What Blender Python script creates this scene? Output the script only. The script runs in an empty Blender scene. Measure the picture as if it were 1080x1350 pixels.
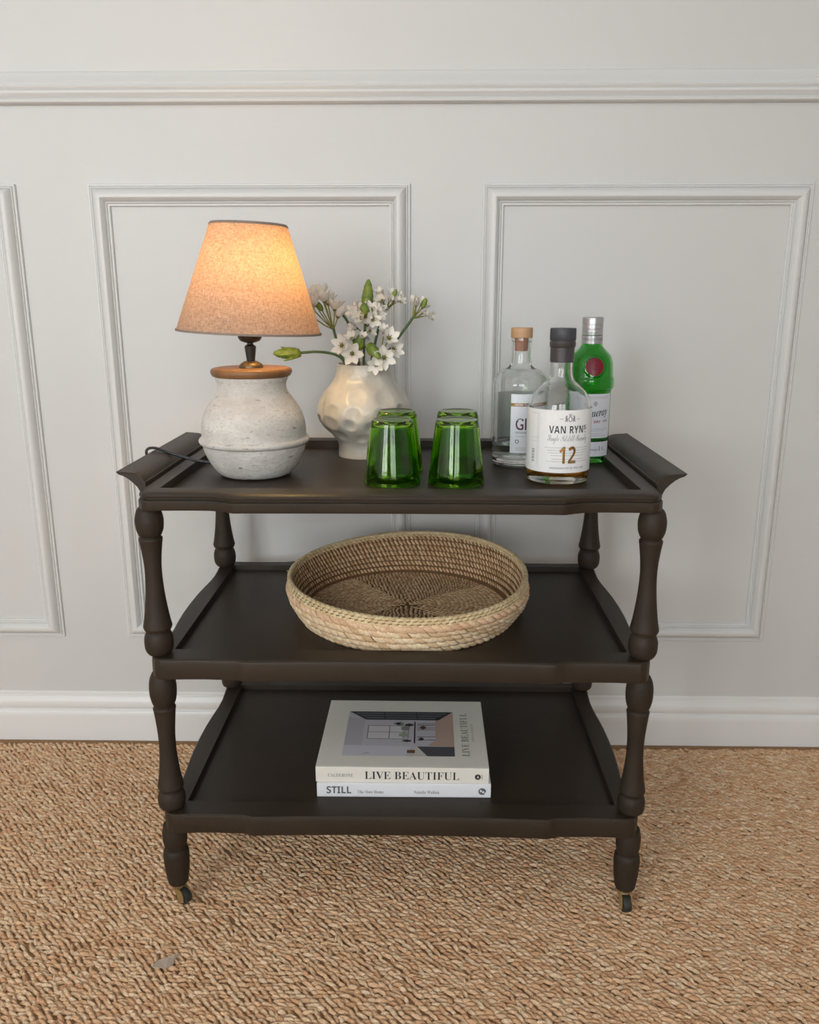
import bpy, bmesh, math, random
import numpy as np
from mathutils import Vector, Matrix
random.seed(7); rng = np.random.default_rng(7)
PI = math.pi
SC = bpy.context.scene
COL = SC.collection

# ------------------------------------------------------------------ camera, world, lights, exposure
cam_d = bpy.data.cameras.new('camera'); cam = bpy.data.objects.new('camera', cam_d); COL.objects.link(cam)
cam_d.sensor_fit = 'HORIZONTAL'; cam_d.sensor_width = 36.0; cam_d.lens = 1091.8 / 1080 * 36
cam_d.clip_start = .01
pitch, yaw = .2539, -.0181
fw = Vector((math.sin(yaw)*math.cos(pitch), math.cos(yaw)*math.cos(pitch), -math.sin(pitch)))
rt = Vector((math.cos(yaw), -math.sin(yaw), 0)); up = rt.cross(fw)
cam.matrix_world = Matrix(((rt.x, up.x, -fw.x, .0341), (rt.y, up.y, -fw.y, -1.1107), (rt.z, up.z, -fw.z, .9271), (0, 0, 0, 1)))
SC.camera = cam

world = bpy.data.worlds.new('world'); SC.world = world; world.use_nodes = True
bgn = world.node_tree.nodes['Background']
bgn.inputs[0].default_value = (.93, .97, 1.0, 1); bgn.inputs[1].default_value = .5

def area(name, loc, target, sx, sy, power, color):
    l = bpy.data.lights.new(name, 'AREA'); l.shape = 'RECTANGLE'; l.size = sx; l.size_y = sy
    l.energy = power; l.color = color
    o = bpy.data.objects.new(name, l); COL.objects.link(o); o.location = loc
    d = Vector(target) - Vector(loc); o.rotation_euler = d.to_track_quat('-Z', 'Y').to_euler()
    return o
# daylight through two sash windows in the wall behind the photographer
area('window_left_offscreen', (-1.60, -2.93, 1.45), (-1.60, 0, 1.45), 1.15, 1.5, 52, (.94, .975, 1.0))
area('window_centre_offscreen', (.20, -2.93, 1.45), (.20, 0, 1.45), 1.15, 1.5, 32, (.94, .975, 1.0))

SC.view_settings.view_transform = 'Standard'; SC.view_settings.look = 'None'
SC.view_settings.gamma = 1; SC.view_settings.use_curve_mapping = False
SC.view_settings.exposure = 0.0
try:
    SC.cycles.max_bounces = 14; SC.cycles.transmission_bounces = 14; SC.cycles.glossy_bounces = 6
    SC.cycles.sample_clamp_indirect = 6
except Exception: pass

# ------------------------------------------------------------------ helpers
def srgb(r, g, b):
    f = lambda c: (c/255/12.92) if c/255 <= .04045 else ((c/255+.055)/1.055)**2.4
    return (f(r), f(g), f(b), 1)

def nmat(name): 
    m = bpy.data.materials.new(name); m.use_nodes = True
    return m, m.node_tree, m.node_tree.nodes['Principled BSDF']

def mat(name, col, rough=.5, var=0, scale=40, bump=0, bscale=None, stretch=(1, 1, 1), metal=0, col2=None, spec=.5, detail=4, ramp=(.3, .7)):
    """principled material with noise colour variation and fine bump"""
    m, nt, b = nmat(name)
    b.inputs['Roughness'].default_value = rough; b.inputs['Metallic'].default_value = metal
    b.inputs['Specular IOR Level'].default_value = spec
    b.inputs['Base Color'].default_value = col
    tc = nt.nodes.new('ShaderNodeTexCoord'); mp = nt.nodes.new('ShaderNodeMapping'); mp.inputs['Scale'].default_value = stretch
    nt.links.new(tc.outputs['Object'], mp.inputs['Vector'])
    n = nt.nodes.new('ShaderNodeTexNoise'); n.inputs['Scale'].default_value = scale; n.inputs['Detail'].default_value = detail
    nt.links.new(mp.outputs[0], n.inputs['Vector'])
    r = nt.nodes.new('ShaderNodeValToRGB')
    c2 = col2 or tuple(min(1, c*(1-var)) for c in col[:3]) + (1,)
    r.color_ramp.elements[0].position = ramp[0]; r.color_ramp.elements[0].color = c2
    r.color_ramp.elements[1].position = ramp[1]; r.color_ramp.elements[1].color = col
    nt.links.new(n.outputs['Fac'], r.inputs[0]); nt.links.new(r.outputs[0], b.inputs['Base Color'])
    if bump:
        n2 = nt.nodes.new('ShaderNodeTexNoise'); n2.inputs['Scale'].default_value = bscale or scale; n2.inputs['Detail'].default_value = 5
        nt.links.new(mp.outputs[0], n2.inputs['Vector'])
        bp = nt.nodes.new('ShaderNodeBump'); bp.inputs['Strength'].default_value = bump; bp.inputs['Distance'].default_value = .002
        nt.links.new(n2.outputs['Fac'], bp.inputs['Height']); nt.links.new(bp.outputs[0], b.inputs['Normal'])
    return m

def island_mat(name, cols, rough=.8, fiber=(1, 1, 1), fscale=300, fdark=.6, rot=0, bump=.4):
    """colour picked per separate piece, with stretched fibre noise"""
    m, nt, b = nmat(name); b.inputs['Roughness'].default_value = rough; b.inputs['Specular IOR Level'].default_value = .3
    g = nt.nodes.new('ShaderNodeNewGeometry'); r = nt.nodes.new('ShaderNodeValToRGB')
    els = r.color_ramp.elements
    while len(els) < len(cols): els.new(.5)
    for i, c in enumerate(cols): els[i].position = i/(len(cols)-1); els[i].color = c
    nt.links.new(g.outputs['Random Per Island'], r.inputs[0])
    tc = nt.nodes.new('ShaderNodeTexCoord'); mr = nt.nodes.new('ShaderNodeMapping'); mr.inputs['Rotation'].default_value = (0, 0, rot)
    mp = nt.nodes.new('ShaderNodeMapping'); mp.inputs['Scale'].default_value = fiber
    nt.links.new(tc.outputs['Object'], mr.inputs[0]); nt.links.new(mr.outputs[0], mp.inputs[0])
    n = nt.nodes.new('ShaderNodeTexNoise'); n.inputs['Scale'].default_value = fscale; n.inputs['Detail'].default_value = 3
    nt.links.new(mp.outputs[0], n.inputs['Vector'])
    r2 = nt.nodes.new('ShaderNodeValToRGB'); r2.color_ramp.elements[0].position = .35; r2.color_ramp.elements[1].position = .65
    r2.color_ramp.elements[0].color = (fdark, fdark*.95, fdark*.9, 1); r2.color_ramp.elements[1].color = (1, 1, 1, 1)
    nt.links.new(n.outputs['Fac'], r2.inputs[0])
    mx = nt.nodes.new('ShaderNodeMix'); mx.data_type = 'RGBA'; mx.blend_type = 'MULTIPLY'; mx.inputs[0].default_value = 1
    nt.links.new(r.outputs[0], mx.inputs[6]); nt.links.new(r2.outputs[0], mx.inputs[7]); nt.links.new(mx.outputs[2], b.inputs['Base Color'])
    bp = nt.nodes.new('ShaderNodeBump'); bp.inputs['Strength'].default_value = bump; bp.inputs['Distance'].default_value = .001
    nt.links.new(n.outputs['Fac'], bp.inputs['Height']); nt.links.new(bp.outputs[0], b.inputs['Normal'])
    return m

def glass(name, col, ior=1.5, rough=0):
    m, nt, b = nmat(name)
    b.inputs['Base Color'].default_value = col; b.inputs['Transmission Weight'].default_value = 1
    b.inputs['IOR'].default_value = ior; b.inputs['Roughness'].default_value = rough
    n = nt.nodes.new('ShaderNodeTexNoise'); n.inputs['Scale'].default_value = 25
    bp = nt.nodes.new('ShaderNodeBump'); bp.inputs['Strength'].default_value = .03; bp.inputs['Distance'].default_value = .002
    nt.links.new(n.outputs['Fac'], bp.inputs['Height']); nt.links.new(bp.outputs[0], b.inputs['Normal'])
    return m

def link(name, me, parent=None):
    o = bpy.data.objects.new(name, me); COL.objects.link(o)
    if parent is not None: o.parent = parent
    return o

def mesh(name, v, f, m, parent=None, smooth=True, angle=40):
    me = bpy.data.meshes.new(name); me.from_pydata([tuple(map(float, p)) for p in v], [], [tuple(map(int, q)) for q in f])
    me.update()
    bm = bmesh.new(); bm.from_mesh(me); bmesh.ops.remove_doubles(bm, verts=bm.verts, dist=1e-7)
    bmesh.ops.recalc_face_normals(bm, faces=bm.faces)
    if smooth:
        for fc in bm.faces: fc.smooth = True
        for e in bm.edges:
            e.smooth = not (len(e.link_faces) == 2 and e.calc_face_angle(0) > math.radians(angle))
    bm.to_mesh(me); bm.free()
    me.materials.append(m)
    return link(name, me, parent)

def fast_mesh(name, v, f, m, parent=None, smooth=True):
    """numpy arrays straight to a mesh of quads"""
    me = bpy.data.meshes.new(name); n = len(f)
    me.vertices.add(len(v)); me.vertices.foreach_set('co', np.asarray(v, 'f4').ravel())
    me.loops.add(n*4); me.loops.foreach_set('vertex_index', np.asarray(f, 'i4').ravel())
    me.polygons.add(n); me.polygons.foreach_set('loop_start', np.arange(0, n*4, 4, dtype='i4'))
    me.update(calc_edges=True)
    if smooth: me.polygons.foreach_set('use_smooth', np.ones(n, bool))
    me.materials.append(m); me.validate()
    return link(name, me, parent)

def lathe_vf(prof, seg=48, fn=None, cx=0, cy=0):
    v, f = [], []
    for r, z in prof:
        for k in range(seg):
            a = 2*PI*k/seg; rr = r if fn is None else fn(r, z, a)
            v.append((cx+rr*math.cos(a), cy+rr*math.sin(a), z))
    for i in range(len(prof)-1):
        for k in range(seg):
            a, b = i*seg+k, i*seg+(k+1) % seg
            f.append((a, b, b+seg, a+seg))
    return v, f

def lathe(name, prof, m, parent=None, seg=48, fn=None, cx=0, cy=0, angle=40, cap=True):
    v, f = lathe_vf(prof, seg, fn, cx, cy); n = len(prof)
    if cap and prof[0][0] > 1e-6: f.append(tuple(range(seg))[::-1])
    if cap and prof[-1][0] > 1e-6: f.append(tuple(range((n-1)*seg, n*seg)))
    return mesh(name, v, f, m, parent, angle=angle)

def smooth_prof(pts, n=6):
    """Catmull-Rom through (r,z) points"""
    P = [pts[0]] + list(pts) + [pts[-1]]; out = []
    for i in range(1, len(P)-2):
        p0, p1, p2, p3 = [np.array(P[j], float) for j in (i-1, i, i+1, i+2)]
        for k in range(n):
            t = k/n
            q = .5*((2*p1)+(-p0+p2)*t+(2*p0-5*p1+4*p2-p3)*t*t+(-p0+3*p1-3*p2+p3)*t**3)
            out.append((max(q[0], 0), q[1]) if len(q) == 2 else tuple(q))
    out.append(tuple(pts[-1])); return out

def curve3(pts, n=8):
    P = [pts[0]] + list(pts) + [pts[-1]]; out = []
    for i in range(1, len(P)-2):
        p0, p1, p2, p3 = [np.array(P[j], float) for j in (i-1, i, i+1, i+2)]
        for k in range(n):
            t = k/n; out.append(.5*((2*p1)+(-p0+p2)*t+(2*p0-5*p1+4*p2-p3)*t*t+(-p0+3*p1-3*p2+p3)*t**3))
    out.append(np.array(pts[-1], float)); return out

def tube_vf(path, r, seg=8):
    path = [Vector(p) for p in path]; v, f = [], []; N = len(path); ref = None
    for i, p in enumerate(path):
        t = (path[min(i+1, N-1)]-path[max(i-1, 0)]).normalized()
        if ref is None: ref = t.orthogonal().normalized()
        ref = (ref - t*ref.dot(t)).normalized(); b = t.cross(ref); rr = r[i] if hasattr(r, '__len__') else r
        for k in range(seg):
            a = 2*PI*k/seg; v.append(tuple(p+(ref*math.cos(a)+b*math.sin(a))*rr))
    for i in range(N-1):
        for k in range(seg):
            a, b = i*seg+k, i*seg+(k+1) % seg; f.append((a, b, b+seg, a+seg))
    f.append(tuple(range(seg))[::-1]); f.append(tuple(range((N-1)*seg, N*seg)))
    return v, f

def tube(name, path, r, m, parent=None, seg=8):
    return mesh(name, *tube_vf(path, r, seg), m, parent, angle=60)

def box_vf(x0, x1, y0, y1, z0, z1):
    v = [(x, y, z) for x in (x0, x1) for y in (y0, y1) for z in (z0, z1)]
    return v, [(0, 1, 3, 2), (4, 6, 7, 5), (0, 4, 5, 1), (2, 3, 7, 6), (0, 2, 6, 4), (1, 5, 7, 3)]

def box(name, x0, x1, y0, y1, z0, z1, m, parent=None, bev=0):
    o = mesh(name, *box_vf(x0, x1, y0, y1, z0, z1), m, parent, smooth=False)
    if bev:
        bm = bmesh.new(); bm.from_mesh(o.data)
        bmesh.ops.bevel(bm, geom=bm.edges[:], offset=bev, segments=2, affect='EDGES', profile=.5)
        bm.to_mesh(o.data); bm.free()
    return o

def extrude_profile(name, prof, axis_pts, m, parent=None, angle=30):
    """prof: closed list of (u,w); axis_pts: list of functions giving 3D points"""
    v, f = [], []; n = len(prof)
    for fn in axis_pts: v += [fn(u, w) for u, w in prof]
    for s in range(len(axis_pts)-1):
        for k in range(n):
            a, b = s*n+k, s*n+(k+1) % n; f.append((a, b, b+n, a+n))
    f.append(tuple(range(n))[::-1]); f.append(tuple(range((len(axis_pts)-1)*n, len(axis_pts)*n)))
    return mesh(name, v, f, m, parent, angle=angle)

def thing(name, label, cat, loc=(0, 0, 0), rz=0, group=None):
    o = bpy.data.objects.new(name, None); COL.objects.link(o); o.location = loc; o.rotation_euler = (0, 0, rz)
    o.empty_display_size = .05
    o['label'] = label; o['category'] = cat
    if group: o['group'] = group
    return o

def tag(o, label, cat, group=None):
    o['label'] = label; o['category'] = cat
    if group: o['group'] = group
    return o

def struct(o):
    o['kind'] = 'structure'; return o

def mth(s, U, L):
    out = ''
    for c in s:
        if 'A' <= c <= 'Z': out += chr(U+ord(c)-65)
        elif 'a' <= c <= 'z': out += '\u210e' if (L == 0x1D44E and c == 'h') else chr(L+ord(c)-97)
        else: out += c
    return out
serif = lambda s: mth(s, 0x1D400, 0x1D41A)
ital = lambda s: mth(s, 0x1D434, 0x1D44E)
bital = lambda s: mth(s, 0x1D468, 0x1D482)
script = lambda s: mth(s, 0x1D4D0, 0x1D4EA)
bold = lambda s: mth(s, 0x1D5D4, 0x1D5EE)

TMP = bpy.data.scenes.new('lettering')
def text(name, s, width, fn, m, parent, height=None, align=.5, off=0, spacing=1.0):
    """lettering as a flat mesh; scaled to width (and height), origin at baseline; fn maps flat (x,y) into place"""
    c = bpy.data.curves.new('lettering', 'FONT'); c.body = s; c.size = 1; c.offset = off; c.space_character = spacing
    c.resolution_u = 3
    o = bpy.data.objects.new('lettering', c); TMP.collection.objects.link(o)
    TMP.view_layers[0].update()
    with bpy.context.temp_override(scene=TMP, view_layer=TMP.view_layers[0]): dg = bpy.context.evaluated_depsgraph_get()
    me = bpy.data.meshes.new_from_object(o.evaluated_get(dg))
    bpy.data.objects.remove(o); bpy.data.curves.remove(c)
    co = np.empty(len(me.vertices)*3, 'f4'); me.vertices.foreach_get('co', co); co = co.reshape(-1, 3)
    x0, x1 = co[:, 0].min(), co[:, 0].max(); k = width/(x1-x0)
    ky = k if height is None else height/max(co[:, 1].max(), 1e-6)
    out = np.array([fn((x-x0)*k-width*align, y*ky) for x, y, _ in co], 'f4')
    me.vertices.foreach_set('co', out.ravel()); me.update()
    me.materials.clear(); me.materials.append(m); me.name = name
    return link(name, me, parent)

# ------------------------------------------------------------------ materials
M_wall = mat('wall_paint', (.66, .66, .645, 1), .45, .02, 3, .05, 60)
M_trim = mat('trim_paint', (.72, .722, .708, 1), .38, .015, 4, .03, 80)
M_skirt = mat('skirting_paint', (.81, .805, .79, 1), .35, .015, 4, .03, 80)
M_under = mat('underlay', srgb(160, 124, 88), .9, .25, 60)
M_carpet_far = mat('sisal_far', srgb(222, 176, 134), .9, .5, 120, .8, 120, (1, 2.2, 1))
M_cart = mat('brown_paint', (.035, .0245, .0155, 1), .44, .25, 9, .12, 220, (1, 1, 1), spec=.38)
M_cart_leg = mat('brown_paint_turned', (.038, .0265, .0175, 1), .6, .32, 22, .15, 200, spec=.3)

# ------------------------------------------------------------------ room
YW = .507
XL, XR, YF, ZCEIL = -2.4, 2.4, -3.0, 2.55
def slab(name, m, *b): return struct(mesh(name, *box_vf(*b), m, smooth=False))
slab('wall_back', M_wall, XL-.1, XR+.1, YW, YW+.1, -.06, ZCEIL)
slab('wall_left', M_wall, XL-.1, XL, YF-.1, YW, -.06, ZCEIL)
slab('wall_right', M_wall, XR, XR+.1, YF-.1, YW, -.06, ZCEIL)
slab('wall_front', M_wall, XL, XR, YF-.1, YF, -.06, ZCEIL)
slab('ceiling', M_trim, XL-.1, XR+.1, YF-.1, YW+.1, ZCEIL, ZCEIL+.1)
floor = slab('floor', M_under, XL-.1, XR+.1, YF-.1, YW+.1, -.06, -.0065)
def window(n, origin, ux):
    """sash frame around a daylight opening; ux is the direction along the wall"""
    e = struct(bpy.data.objects.new('window_%d' % n, None)); COL.objects.link(e); e.location = origin
    e.rotation_euler = (0, 0, math.atan2(ux[1], ux[0]))
    for nm, b in (('window_jamb', (-.66, -.58, -.07, .03, -.80, .80)), ('window_jamb', (.58, .66, -.07, .03, -.80, .80)), ('window_head', (-.66, .66, -.07, .03, .75, .83)), ('window_sill', (-.70, .70, -.07, .08, -.83, -.75)),
                  ('meeting_rail', (-.58, .58, .0, .03, -.03, .03)), ('glazing_bar', (-.045, .045, .0, .03, -.75, .75))):
        box(nm, *b, M_trim, e)
window(1, (-1.60, YF+.075, 1.45), (1, 0)); window(2, (.20, YF+.075, 1.45), (1, 0))

# woven sisal: every loop of yarn near the cart is real geometry
M_sisal = island_mat('sisal', [srgb(226, 176, 134), srgb(240, 196, 154), srgb(247, 208, 167), srgb(254, 224, 188), srgb(238, 192, 150)], .85, (.14, 1, 1), 1000, .54, math.radians(27), .9)
def sisal(x0, x1, y0, y1, px=.0116, py=.0062):
    nx, ny = int((x1-x0)/px), int((y1-y0)/py)
    J, I = np.meshgrid(np.arange(ny), np.arange(nx), indexing='ij')
    n = nx*ny
    cx = x0+(I+.5*(J % 2)+.25)*px + rng.normal(0, .0011, I.shape); cy = y0+(J+.5)*py + rng.normal(0, .0009, I.shape)
    cy = cy + .0025*np.sin(cx*9+J*.3)
    cx, cy = cx.ravel(), cy.ravel()
    ang = np.radians(-27)+rng.normal(0, .34, n); L = .0100*rng.uniform(.65, 1.2, n); W = .0033*rng.uniform(.7, 1.25, n); H = rng.uniform(.0034, .0068, n)
    T, A = 5, 4
    t = np.linspace(-1, 1, T); a = np.linspace(-1, 1, A)
    tt, aa = np.meshgrid(t, a, indexing='ij'); tt, aa = tt.ravel(), aa.ravel()
    wid = np.sqrt(np.clip(1-tt**2*.82, 0, 1)); hz = (1-tt**2*.95)**.6*np.sqrt(np.clip(1-aa**2*.96, 0, 1))
    lx = tt[None]*L[:, None]; ly = (aa*wid)[None]*W[:, None]; lz = -.0065+hz[None]*H[:, None]
    ca, sa = np.cos(ang)[:, None], np.sin(ang)[:, None]
    V = np.stack([cx[:, None]+lx*ca-ly*sa, cy[:, None]+lx*sa+ly*ca, lz], -1).reshape(-1, 3)
    V[:, 1] = np.minimum(V[:, 1], .4865)
    q = []
    for i in range(T-1):
        for k in range(A-1): b = i*A+k; q.append((b, b+A, b+A+1, b+1))
    F = (np.arange(n)[:, None, None]*(T*A)+np.array(q)[None]).reshape(-1, 4)
    return V, F
V, F = sisal(-1.7, 1.7, -.85, .482)
wv = fast_mesh('sisal_weave', V, F, M_sisal, floor); wv['kind'] = 'stuff'
for nm, r in (('sisal_border', (XL, -1.7, YF, .4865)), ('sisal_border', (1.7, XR, YF, .4865)), ('sisal_border', (-1.7, 1.7, YF, -.85))):
    o = mesh(nm, *box_vf(r[0], r[1], r[2], r[3], -.0066, -.002), M_carpet_far, floor, smooth=False); o['kind'] = 'stuff'

# skirting board
sk = [(0, -.006), (.010, -.006), (.010, .050), (.0095, .060), (.008, .063), (.0045, .0655), (.0045, .068), (.0085, .071), (.0105, .078), (.0085, .088), (.0055, .094), (.005, .097), (.0035, .0975), (.0035, .104), (.002, .106), (0, .106)]
struct(extrude_profile('baseboard_back', [(u*1.1, w) for u, w in sk], [lambda u, w: (XL, YW-u, w), lambda u, w: (XR, YW-u, w)], M_skirt))
# dado rail
dr = [(0, 1.262), (.007, 1.262), (.0105, 1.2645), (.0112, 1.268), (.009, 1.2708), (.0075, 1.2712), (.0105, 1.2745), (.0125, 1.279), (.0122, 1.2825), (.0105, 1.2835), (.0128, 1.2865), (.0135, 1.2895), (.012, 1.2925), (.0095, 1.2935), (.0105, 1.297), (.0075, 1.303), (.004, 1.310), (.0025, 1.315), (0, 1.317)]
struct(extrude_profile('trim_1', [(u*1.35, w) for u, w in dr], [lambda u, w: (XL, YW-u, w), lambda u, w: (XR, YW-u, w)], M_trim))
# picture-frame mouldings: four mitred lengths each
fp = [(0, 0), (0, .0035), (.0012, .0048), (.0030, .0048), (.0040, .0036), (.0046, .0052), (.0058, .0064), (.0070, .0060), (.0076, .0046), (.0082, .0062), (.0105, .0110), (.0145, .0148), (.0190, .0160), (.0235, .0150), (.0270, .0115), (.0290, .0066), (.0296, .0046), (.0304, .0060), (.0316, .0066), (.0328, .0054), (.0334, .0036), (.0344, .0048), (.0362, .0048), (.0376, .0034), (.0378, 0)]
fp = [(u*1.04, w*1.1) for u, w in fp]
def panel_frame(n, x0, x1, z0, z1):
    e = struct(bpy.data.objects.new('trim_%d' % n, None)); COL.objects.link(e); e.location = ((x0+x1)/2, YW, z0); e.empty_display_size = .05
    cx = (x0+x1)/2; X0, X1, Z1 = x0-cx, x1-cx, z1-z0
    extrude_profile('moulding_rail', fp, [lambda u, w: (X0+u, -w, Z1-u), lambda u, w: (X1-u, -w, Z1-u)], M_trim, e)
    extrude_profile('moulding_rail', fp, [lambda u, w: (X0+u, -w, u), lambda u, w: (X1-u, -w, u)], M_trim, e)
    extrude_profile('moulding_stile', fp, [lambda u, w: (X0+u, -w, u), lambda u, w: (X0+u, -w, Z1-u)], M_trim, e)
    extrude_profile('moulding_stile', fp, [lambda u, w: (X1-u, -w, u), lambda u, w: (X1-u, -w, Z1-u)], M_trim, e)
ZB, ZT = .2335, 1.1285
for n, (a, b) in enumerate([(-1.312, -.7225), (-.588, .0064), (.139, .7395), (.872, 1.47)]): panel_frame(n+2, a, b, ZB, ZT)

# ------------------------------------------------------------------ bar cart
cart = thing('bar_cart', 'dark brown painted wooden three-tier bar cart on brass casters', 'bar cart', (0, .2045, 0))
CY = .2045
def outline(yc, cusp, straight=False):
    """one closed counter-clockwise plan outline, cart-centred"""
    d = cusp-yc
    fr = [(0, yc), (.06, yc), (.12, yc+d*.2), (.17, yc+d*.55), (.20, cusp+.001), (.218, cusp), (.224, cusp+.0003), (.229, cusp+.0028), (.236, min(cusp+.0065, -.0235)), (.255, -.0232), (.28, -.0222), (.305, -.0226), (.325, -.0236)]
    cr = [(.3425, -.0245), (.351, -.021), (.3575, -.013), (.3605, -.003)]
    sd = [(.3605, .012), (.3585, .035), (.3570, .06), (.3575, .09), (.3600, .12), (.3625, .16), (.3632, CY)]
    if straight: sd = [(.3620, .012), (.3625, .035), (.3625, .10), (.3625, CY)]
    q = [(x, y-CY) for x, y in fr+cr+sd]                       # quadrant x>=0, front
    Q = list(q)
    Q += [(x, -y) for x, y in q[::-1][1:]]                     # back right
    Q += [(-x, -y) for x, y in q[1:]]                          # back left
    Q += [(-x, y) for x, y in q[::-1][1:-1]]                   # front left
    return Q
def offs(P, d):
    n = len(P); out = []
    for i in range(n):
        a, b = np.array(P[i-1]), np.array(P[(i+1) % n]); t = b-a; t = t/np.linalg.norm(t)
        out.append((P[i][0]+t[1]*d, P[i][1]-t[0]*d))
    return out
def shelf(name, P, prof, zin, zpanel, hx, y0, y1, m_panel):
    """panel (the part) with a moulded rim around it (its sub-part)"""
    n = len(P)
    top = mesh(name, *box_vf(-hx-.01, hx+.01, y0-.01, y1+.01, zpanel-.008, zpanel), m_panel, cart, smooth=False)
    rings = [[(x, y, z) for x, y in offs(P, d)] for d, z in prof]
    clampp = lambda p: (max(-hx, min(hx, p[0])), max(y0, min(y1, p[1])))
    inn = [clampp(p) for p in P]
    rings.append([(x, y, zin) for x, y in inn]); rings.append([(x, y, zpanel-.004) for x, y in inn])
    rings.append([(x, y, prof[0][1]) for x, y in inn])
    v = [p for r in rings for p in r]; f = []
    R = len(rings)
    for s in range(R):
        for k in range(n):
            a, b = s*n+k, s*n+(k+1) % n; c, d = ((s+1) % R)*n+(k+1) % n, ((s+1) % R)*n+k
            f.append((a, b, c, d))
    me = bpy.data.meshes.new('rim'); 
    bm = bmesh.new(); vs = [bm.verts.new(p) for p in v]
    for q in f: bm.faces.new([vs[i] for i in q])
    bmesh.ops.remove_doubles(bm, verts=bm.verts, dist=1e-6); bmesh.ops.dissolve_degenerate(bm, edges=bm.edges, dist=1e-6)
    bmesh.ops.recalc_face_normals(bm, faces=bm.faces)
    for fc in bm.faces: fc.smooth = True
    for e in bm.edges: e.smooth = not (len(e.link_faces) == 2 and e.calc_face_angle(0) > math.radians(24))
    bm.to_mesh(me); bm.free(); me.materials.append(M_cart)
    link('rim', me, top)
    return top
ZP = .657                                                     # tray surface
tp = [(0, .645), (.0008, .648), (.0008, .6565), (-.0008, .6588), (-.0035, .6598), (-.0035, .6615), (-.0012, .6625), (-.0008, .6650), (-.0022, .6672), (-.005, .6690), (-.009, .6700)]
shelf('top_tray', outline(-.0345, -.0370, True), tp, .670, ZP, .334, .008-CY, .404-CY, M_cart)
def lp(b, t): return [(0, b), (.0006, b+.003), (.0006, t-.006), (-.0004, t-.002), (-.0028, t)]
shelf('middle_shelf', outline(-.0240, -.0285), lp(.394, .425), .425, .4155, .332, .014-CY, .408-CY, M_cart)
shelf('bottom_shelf', outline(-.0240, -.0285), lp(.1405, .171), .171, .1615, .330, .014-CY, .410-CY, M_cart)
# flared handles along both ends of the tray
hp = [(-.001, .6690), (-.0008, .6728), (.0010, .6735), (.0025, .6770), (.0065, .6812), (.0125, .6843), (.020, .6860), (.030, .6868), (.040, .6872), (.0462, .6878), (.0470, .6868), (.0455, .6855), (.037, .6828), (.029, .6785), (.021, .6725), (.014, .6660), (.0105, .6600), (.009, .6560), (.002, .6560), (-.001, .664)]
for s in (-1, 1):
    ys = [.030, .032, .05, .2, .36, .388, .390]; gr = [.93, 1, 1, 1, 1, 1, .93]
    extrude_profile('handle', [(u*.87, w) for u, w in hp], [(lambda u, w, y=y, g=g: (s*(.3620+u*g), y-CY, .664+(w-.664)*g)) for y, g in zip(ys, gr)], M_cart, cart)
# turned columns
up_p = smooth_prof([(.012, .646), (.0165, .6405), (.0192, .630), (.0196, .622), (.0184, .612), (.0155, .6045)], 4) + [(.0140, .6028), (.0140, .6018)] + \
    smooth_prof([(.0158, .6005), (.0164, .5985), (.0160, .5955), (.0146, .586), (.0128, .570), (.0119, .553), (.0124, .533), (.0144, .508), (.0178, .482), (.0202, .4695), (.0203, .4665), (.0186, .4625)], 4) + [(.0160, .4612), (.0160, .4600)] + \
    smooth_prof([(.0180, .4575), (.0202, .4505), (.0207, .4425), (.0198, .433), (.0165, .4265), (.014, .4245)], 4)
lo_p = smooth_prof([(.014, .3945), (.0178, .386), (.0196, .375), (.0196, .362), (.0178, .350), (.0155, .3440)], 4) + [(.0140, .3424), (.0140, .3412)] + \
    smooth_prof([(.0160, .3396), (.0167, .3375), (.0160, .3335), (.0144, .318), (.0128, .297), (.0124, .277), (.0132, .256), (.0158, .230), (.0188, .2115), (.0193, .2075), (.0180, .2035)], 4) + [(.0158, .2020), (.0158, .2008)] + \
    smooth_prof([(.0178, .199), (.0202, .192), (.0206, .184), (.0194, .1755), (.016, .1715)], 4)
ft_p = smooth_prof([(.016, .1410), (.0182, .130), (.0188, .118), (.0176, .107), (.0160, .1015)], 4) + [(.0158, .1000), (.0160, .0985)] + \
    smooth_prof([(.0182, .0965), (.0196, .091), (.0197, .080), (.0184, .060), (.0162, .043), (.0150, .0375), (.0128, .0352)], 4)
M_brass = mat('brass', srgb(214, 192, 138), .3, .25, 60, metal=.8)
M_tyre = mat('wheel_rubber', srgb(52, 54, 48), .6, .4, 90)
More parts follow.
